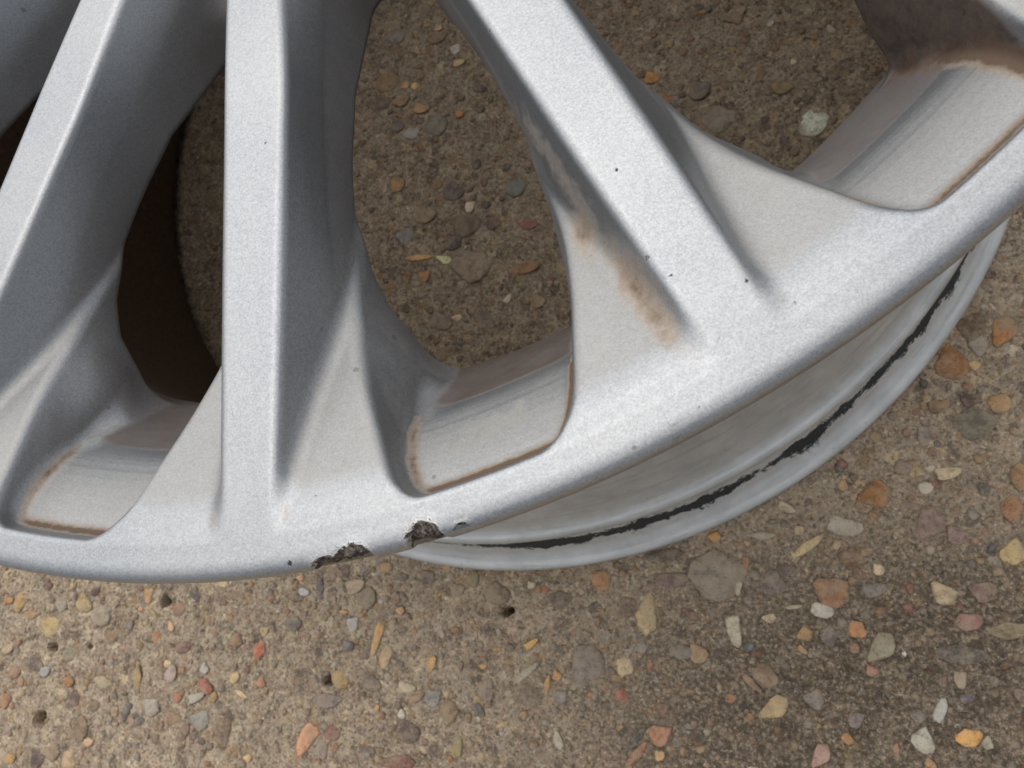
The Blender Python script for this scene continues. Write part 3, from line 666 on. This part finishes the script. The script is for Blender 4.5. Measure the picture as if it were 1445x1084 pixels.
def surface_nets(f, n_t, t0, t1, r0, r1, dr, z0, z1, dz):
    """one sector of the solid f<0 on a polar grid; its two radial borders lie exactly on t0 and t1"""
    dt = (t1 - t0) / n_t
    th = t0 - dt / 2 + dt * np.arange(n_t + 2)
    rr = np.arange(r0, r1 + dr, dr)
    zz = np.arange(z0, z1 + dz, dz)
    T, Rr = np.meshgrid(th, rr, indexing='ij')
    V = f((Rr * np.cos(T))[..., None], (Rr * np.sin(T))[..., None], zz[None, None, :]).astype(np.float32)
    ins = V < 0
    nt, nr, nz = V.shape
    cnt = np.zeros((nt - 1, nr - 1, nz - 1), np.int8)
    for a in (0, 1):
        for b in (0, 1):
            for c in (0, 1):
                cnt += ins[a:nt - 1 + a, b:nr - 1 + b, c:nz - 1 + c]
    act = (cnt > 0) & (cnt < 8)
    ci, cj, ck = np.nonzero(act)
    acc = np.zeros((len(ci), 3))
    num = np.zeros(len(ci))
    cor = [(a, b, c) for a in (0, 1) for b in (0, 1) for c in (0, 1)]
    for p in cor:
        for ax in range(3):
            if p[ax]:
                continue
            q = list(p)
            q[ax] = 1
            va = V[ci + p[0], cj + p[1], ck + p[2]]
            vb = V[ci + q[0], cj + q[1], ck + q[2]]
            x = (va < 0) != (vb < 0)
            t = np.where(x, va / np.where(x, va - vb, 1), 0)
            pos = np.tile(np.array(p, float), (len(ci), 1))
            pos[:, ax] += t
            acc += pos * x[:, None]
            num += x
    acc /= num[:, None]
    tt = th[0] + (ci + acc[:, 0]) * dt
    edge0, edge1 = ci == 0, ci == nt - 2
    tt[edge0] = t0
    tt[edge1] = t1
    ra = rr[0] + (cj + acc[:, 1]) * dr
    P = np.stack([ra * np.cos(tt), ra * np.sin(tt), zz[0] + (ck + acc[:, 2]) * dz], 1)
    for _ in range(3):
        d = f(P[:, 0], P[:, 1], P[:, 2])
        g = grad(f, P)
        stp = d[:, None] * g / np.maximum((g * g).sum(1), 0.2)[:, None]
        ln = np.linalg.norm(stp, axis=1)
        stp *= np.minimum(1, 0.6 * dr / np.maximum(ln, 1e-9))[:, None]
        P = P - stp
        rb = np.hypot(P[:, 0], P[:, 1])
        for e, t in ((edge0, t0), (edge1, t1)):
            P[e, 0] = rb[e] * math.cos(t)
            P[e, 1] = rb[e] * math.sin(t)
    g = grad(f, P, 0.12)
    Nn = g / np.maximum(np.linalg.norm(g, axis=1), 1e-9)[:, None]
    ids = np.full(act.shape, -1, np.int64)
    ids[ci, cj, ck] = np.arange(len(ci))
    quads = []
    x = ins[:-1] != ins[1:]
    i, j, k = np.nonzero(x[:-1, 1:-1, 1:-1])
    quads.append(np.stack([ids[i, j, k], ids[i, j + 1, k], ids[i, j + 1, k + 1], ids[i, j, k + 1]], 1))
    x = ins[:, :-1] != ins[:, 1:]
    i, j, k = np.nonzero(x[1:-1, :, 1:-1])
    quads.append(np.stack([ids[i, j, k], ids[i + 1, j, k], ids[i + 1, j, k + 1], ids[i, j, k + 1]], 1))
    x = ins[:, :, :-1] != ins[:, :, 1:]
    i, j, k = np.nonzero(x[1:-1, 1:-1, :])
    quads.append(np.stack([ids[i, j, k], ids[i + 1, j, k], ids[i + 1, j + 1, k], ids[i, j + 1, k]], 1))
    Q = np.concatenate(quads)
    Q = Q[(Q >= 0).all(1)]
    fn = np.cross(P[Q[:, 2]] - P[Q[:, 0]], P[Q[:, 3]] - P[Q[:, 1]])
    flip = (fn * Nn[Q].sum(1)).sum(1) < 0
    Q[flip] = Q[flip][:, ::-1]
    return P, Nn, Q


T_MID = -math.pi / 2 + math.radians(2.2)
fineP, fineN, fineQ = surface_nets(wheel_sd, 140, T_MID - STEP / 2, T_MID + STEP / 2, 60.0, 241.5, 0.72, -52.0, 1.6, 0.72)
coarP, coarN, coarQ = surface_nets(wheel_sd, 46, T_MID - STEP / 2, T_MID + STEP / 2, 60.0, 243.0, 2.1, -54.0, 3.0, 2.1)


def split(P, Q):
    """quads of the spoke proper / of the rim ring with its pockets / of the hub"""
    C = P[Q].mean(1)
    sp, pk, ring = parts_sd(C[:, 0], C[:, 1], C[:, 2])
    r = np.hypot(C[:, 0], C[:, 1])
    rim = (r > 229.5) | ((pk < sp) & (r > 190))
    return Q[~rim], Q[rim]


fine_sp, fine_rim = split(fineP, fineQ)
coar_sp, coar_rim = split(coarP, coarQ)

CHIPS = [(9.6, -151.0, 0.9), (100.8, -198.9, 0.8), (107.6, -203.8, 0.8), (85.4, -191.7, 1.0), (88.9, -195.7, 0.8), (92.0, -221.7, 0.5), (15.4, -237.6, 1.2), (20.3, -225.9, 0.5), (-6.0, -233.5, 0.6), (-19.1, -123.9, 0.5), (98.0, -192.0, 0.4), (82.0, -174.5, 0.5), (60.3, -138.6, 0.5), (-24.6, -231.4, 0.4), (90.7, -218.6, 0.7), (18.8, -229.3, 0.7), (74.0, -185.1, 0.6), (77.0, -183.7, 0.5), (71.4, -184.5, 0.4)]


def weathering(P, Nn, k):
    """stain and painted-shade masks of the sector k (turned to its place)"""
    X, Y, Z = P.T
    sp, pk, ring = parts_sd(X, Y, Z)                 # in the unturned sector frame
    r = np.hypot(X, Y)
    th = np.arctan2(Y, X) + math.pi / 2
    a = -math.pi / 2
    best = np.full(len(P), 1e9)
    s = np.zeros(len(P))
    xx = np.zeros(len(P))
    own = np.zeros(len(P), int)
    for j in (-1, 0, 1):
        aj = a + j * STEP
        u = X * math.cos(aj) + Y * math.sin(aj)
        v = -X * math.sin(aj) + Y * math.cos(aj) - TANG
        c = np.abs(v) < best
        best = np.where(c, np.abs(v), best)
        s = np.where(c, v, s)
        xx = np.where(c, u, xx)
        own = np.where(c, k + j, own)
    q = k * STEP
    Xw = X * math.cos(q) - Y * math.sin(q)
    Yw = X * math.sin(q) + Y * math.cos(q)
    n = fbm(Xw / 14, Yw / 14, Z / 14, 3)
    body = smax(np.minimum(sp, ring), Z, 1.5)
    seam = np.exp(-(np.maximum(np.abs(pk), np.abs(body)) / 1.25) ** 2) * (r > 212)
    rust = seam * (0.75 + 1.3 * n)
    # the window on whose side this lies : +1 side of spoke `own`
    win = own + (s > 0) * 1 - 1                      # window index: between spoke win and win+1
    rust *= np.where(s > 0, 0.55, 1.0)
    floor = np.exp(-(pk / 1.3) ** 2) * (r > 214)
    rust = np.maximum(rust, floor * (0.65 + 1.4 * n) * np.exp(-(np.maximum(ring - 0.6, 0) / 1.4) ** 2))
    rust = np.maximum(rust, floor * (0.65 + 1.4 * n) * np.exp(-(np.maximum(sp - 0.6, 0) / 1.2) ** 2) * np.where(s > 0, 0.6, 1.0))
    rust *= np.select([win == 0, win == -1, win == 1], [1.15, 1.0, 0.75], 0.8)
    up = Nn[:, 2]
    # right-hand side of the pocket and the flare root are stained more
    rust = np.maximum(rust, np.where((s < 0) & (own == 2) & (r > 200) & (Z < -3), 1.1 * np.exp(-(pk / 2.6) ** 2 - (np.maximum(sp, 0) / 2.4) ** 2) * sstep(-1.5, -4, Z) * sstep(0.93, 0.80, up) * (0.5 + n), 0))
    rib_w = np.interp(xx, AX, TOPW)
    # streak in the valley left of the stained spoke
    val = np.exp(-((-s - rib_w - 3.4) / 2.9) ** 2) * (Z < -0.7)
    rust = np.maximum(rust, np.where(own == 1, val * 0.58 * sstep(196, 210, xx) * sstep(232, 218, xx) + np.exp(-((-s - rib_w - 2.6 - 0.12 * (-Z)) / 1.3) ** 2) * (Z < -0.7) * 0.30 * sstep(150, 165, xx) * sstep(212, 190, xx), 0))
    pat = np.exp(-(((s + 12.5) / 3.2) ** 2 + ((xx - 194) / 5.0) ** 2))
    rust = np.maximum(rust, np.where(own == 1, 0.62 * pat, 0))
    edgev = np.exp(-((np.abs(s) - rib_w - 2.0) / 1.3) ** 2) * sstep(224, 228.5, xx) * sstep(232, 229, xx)
    rust = np.maximum(rust, 0.24 * edgev)
    # brown brake dust and painted-in shade on the walls of the openings
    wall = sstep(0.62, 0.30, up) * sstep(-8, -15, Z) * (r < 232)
    amt = np.where(s < 0, np.select([own == 1, own == 2], [0.75 - 0.45 * sstep(150, 178, xx), 1.1], 0.55), np.select([own == 0, own == -1, own == 1], [0.45, 0.45, 0.45], 0.4))  # stained left walls; the other walls darkened in place of shade
    grime_shade = wall * amt
    lo = sstep(-20, -23, Z) * sstep(-1.0, 2.5, sp - pk) * (r > 190) * np.select([win == 0, win == 1], [0.92, 0.75], 0.85)  # darker strip of rim below the pocket edge
    grime_shade = np.maximum(grime_shade, lo)
    grime_shade = np.maximum(grime_shade, np.where((own == 2) & (s < 0), sstep(-4.0, -9, Z) * sstep(0.90, 0.68, up) * 1.1 * sstep(-1.5, 3.5, pk - sp), 0))
    grime_shade = np.maximum(grime_shade, 0.7 * sstep(130, 104, r) * sstep(-10, -22, Z))
    corner = np.exp(-(np.maximum(np.abs(pk), np.abs(sp)) / 2.6) ** 2) * sstep(216, 205, r)  # darker where spoke wall and rim meet
    grime_shade = np.maximum(grime_shade, 0.75 * corner)
    # pale road dust on flares and pockets
    dust = 0.50 * sstep(-1.2, -3.0, Z) * sstep(0.5, 0.85, up)
    dust = np.maximum(dust, 0.12 * sstep(-3, -10, Z))
    dust = np.maximum(dust, 0.07)
    chip = np.full(len(P), 9.0)
    for cx, cy, cr in CHIPS:
        chip = np.minimum(chip, np.hypot(Xw - cx, Yw - cy) - cr * 0.42)
    chip = np.where(Z > -14, chip, 9.0)
    thw = th + q
    arc = thw * 238.0
    gouge = np.zeros(len(P))
    depth = np.zeros(len(P))
    for ca, cr, ha, hr in ((22.4, 240.2, 3.6, 2.4), (27.6, 240.0, 4.2, 3.6), (42.0, 240.0, 3.7, 4.6), (49.0, 238.6, 2.2, 0.4)):
        e = np.hypot((arc - ca) / ha, (r - cr) / hr)
        gouge = np.maximum(gouge, np.clip(1.35 - e, 0, 1))
    gouge *= (Z > -5.5)
    g2 = sstep(0.3, 0.65, gouge)
    rough = vnoise(Xw / 0.8, Yw / 0.8, Z / 0.8) * 0.9 + vnoise(Xw / 1.9, Yw / 1.9, Z / 1.9 + 4) * 0.9
    depth = g2 * (0.3 + rough)
    # rough cast skin in one of the pockets
    e = np.hypot((arc - 56.0) / 10.0, (r - 221.0) / 4.2) + (vnoise(Xw / 3, Yw / 3, Z / 3) - 0.5) * 0.9
    cast = sstep(1.0, 0.55, e) * (Z < -7) * (Z > -17) * (k in (0, 1))
    depth = depth + cast * (vnoise(Xw / 1.1, Yw / 1.1, Z / 1.1 + 7) - 0.30) * 1.5
    dust = np.maximum(dust, cast * 0.75)
    return dict(rust=rust, grime_shade=grime_shade, dust=dust, chip=chip, gouge=gouge), depth


wheel = bpy.data.objects.new("alloy_wheel", None)
COL.objects.link(wheel)
wheel.location = (0, 0, 0)
wheel["label"] = "silver multi-spoke alloy wheel lying face up, kerb-chipped and stained"
wheel["category"] = "wheel"


def turn(P, k):
    q = k * STEP
    c, s = math.cos(q), math.sin(q)
    return np.stack([P[:, 0] * c - P[:, 1] * s, P[:, 0] * s + P[:, 1] * c, P[:, 2]], 1)


def compact(P, Nn, Q, A):
    u, inv = np.unique(Q, return_inverse=True)
    return P[u], Nn[u], inv.reshape(Q.shape), {k: v[u] for k, v in A.items()}


LIFT = np.array([0, 0, FACE_Z])
VISIBLE = (-2, -1, 0, 1, 2, 3)
ringP, ringN, ringQ, ringA = [], [], [], {k: [] for k in ("rust", "grime_shade", "dust", "chip", "gouge")}
roff = 0
plain_spoke = None
for k in range(-7, 8):
    fine = k in VISIBLE
    P, Nn, sq, rq = (fineP, fineN, fine_sp, fine_rim) if fine else (coarP, coarN, coar_sp, coar_rim)
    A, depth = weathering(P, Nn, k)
    Pw = turn(P - Nn * depth[:, None], k) + LIFT
    Nw = turn(Nn, k)
    p, n_, q_, a_ = compact(Pw, Nw, rq, A)
    ringP.append(p)
    ringN.append(n_)
    ringQ.append(q_ + roff)
    roff += len(p)
    for key in ringA:
        ringA[key].append(a_[key])
    if fine:
        p, n_, q_, a_ = compact(Pw, Nw, sq, A)
        me = mesh_np("spoke", p * MM, quads=q_, normals=n_)
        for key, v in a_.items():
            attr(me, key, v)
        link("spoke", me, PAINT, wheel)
    else:
        if plain_spoke is None:
            p, n_, q_, a_ = compact(coarP, coarN, coar_sp, A)
            plain_spoke = mesh_np("spoke", (p + LIFT) * MM, quads=q_, normals=n_)
            for key, v in a_.items():
                attr(plain_spoke, key, v if key != "gouge" else v * 0)
        o = link("spoke", plain_spoke, PAINT, wheel)
        o.rotation_euler = (0, 0, k * STEP)
rg = np.concatenate(ringA["gouge"])
rn = np.concatenate(ringN)
me = mesh_np("outer_rim", np.concatenate(ringP) * MM, quads=np.concatenate(ringQ), normals=rn)
for key, v in ringA.items():
    attr(me, key, np.concatenate(v))
link("outer_rim", me, PAINT, wheel)


def lathe(name, prof, seg, mat, beads=None, grime_shade=None, sub=6):
    prof = np.array(prof, float)
    # Catmull-Rom refinement keeps the rolled edges round
    pts = []
    n = len(prof)
    for i in range(n):
        p0, p1, p2, p3 = (prof[(i + d) % n] for d in (-1, 0, 1, 2))
        for t in np.linspace(0, 1, sub, endpoint=False):
            pts.append(0.5 * ((2 * p1) + (-p0 + p2) * t + (2 * p0 - 5 * p1 + 4 * p2 - p3) * t * t + (-p0 + 3 * p1 - 3 * p2 + p3) * t ** 3))
    pts = np.array(pts)
    m_ = len(pts)
    a = np.arange(seg) * 2 * np.pi / seg
    V = np.stack([pts[None, :, 0] * np.cos(a)[:, None], pts[None, :, 0] * np.sin(a)[:, None], np.repeat(pts[None, :, 1], seg, 0)], -1).reshape(-1, 3)
    ii = np.arange(seg * m_).reshape(seg, m_)
    nx_ = np.roll(ii, -1, 0)
    q = np.stack([ii, np.roll(ii, -1, 1), np.roll(nx_, -1, 1), nx_], -1).reshape(-1, 4)
    me = mesh_np(name, (V + LIFT) * MM, quads=q)
    if beads is not None:
        attr(me, "bead", np.tile(beads(pts[:, 0], pts[:, 1]), seg))
        attr(me, "grime_shade", np.tile(grime_shade(pts[:, 0], pts[:, 1]), seg))
    return link(name, me, mat, wheel)


BARREL_PROF = [(196.5, -46), (196.3, -70), (197, -105), (203, -150), (209, -190), (212, -212), (214, -222), (219, -228.5), (226, -230.4), (234, -230.7),
               (238.2, -229.8), (239.6, -227.4), (238.6, -225.2), (235, -223.6), (232, -221.0), (229.8, -217), (228.4, -211.5), (226.4, -203), (225.2, -197),
               (228.2, -193), (227.4, -189), (222.5, -185), (216, -165), (209, -140), (204.5, -112), (204.2, -80), (206, -64), (213, -52), (224, -44.5), (227.6, -42),
               (226.8, -38), (227.2, -26), (228.6, -17), (230.5, -13.2), (232.2, -11.0), (231.5, -9.0), (227, -11.5), (220, -17), (213.5, -22), (206, -33), (199.5, -43)]


def bead_mask(r, z):
    return np.exp(-((r - 228.8) ** 2 + (z + 213.0) ** 2) / 6.6 ** 2)


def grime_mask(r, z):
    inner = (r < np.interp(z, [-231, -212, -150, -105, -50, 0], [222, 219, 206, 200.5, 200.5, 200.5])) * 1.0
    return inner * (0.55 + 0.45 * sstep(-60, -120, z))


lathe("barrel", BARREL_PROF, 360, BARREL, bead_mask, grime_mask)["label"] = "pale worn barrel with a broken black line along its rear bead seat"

# hub : bored centre with five stud holes
HUB_N = 5


def hub_sd(X, Y, Z):
    r = np.sqrt(X * X + Y * Y)
    d = smax(Z + 17.0, r - 64.0, 1.0)
    d = smax(d, -46.0 - Z, 2.0)
    d = smax(d, 33.0 - r, 2.5)
    best = None
    for k in range(HUB_N):
        a = 2 * math.pi * k / HUB_N
        h = np.sqrt((X - 52 * math.cos(a)) ** 2 + (Y - 52 * math.sin(a)) ** 2)
        hole = np.minimum(np.maximum(h - 11.5, -30.0 - Z), h - 7.5)
        best = hole if best is None else np.minimum(best, hole)
    return smax(d, -best, 1.5)


hp, hn, hq = [], [], []
ho = 0
P, Nn, Q = surface_nets(hub_sd, 50, -math.pi / 5, math.pi / 5, 30.0, 66.0, 1.2, -48.5, -15.0, 1.2)
for k in range(5):
    q = 2 * math.pi * k / 5 / STEP
    hp.append(turn(P, q) + LIFT)
    hn.append(turn(Nn, q))
    hq.append(Q + ho)
    ho += len(P)
me = mesh_np("hub", np.concatenate(hp) * MM, quads=np.concatenate(hq), normals=np.concatenate(hn))
for key, v in (("rust", 0.1), ("grime_shade", 0.25), ("dust", 0.2), ("chip", 9.0), ("gouge", 0.0)):
    attr(me, key, np.full(len(me.vertices), v))
link("hub", me, PAINT, wheel)
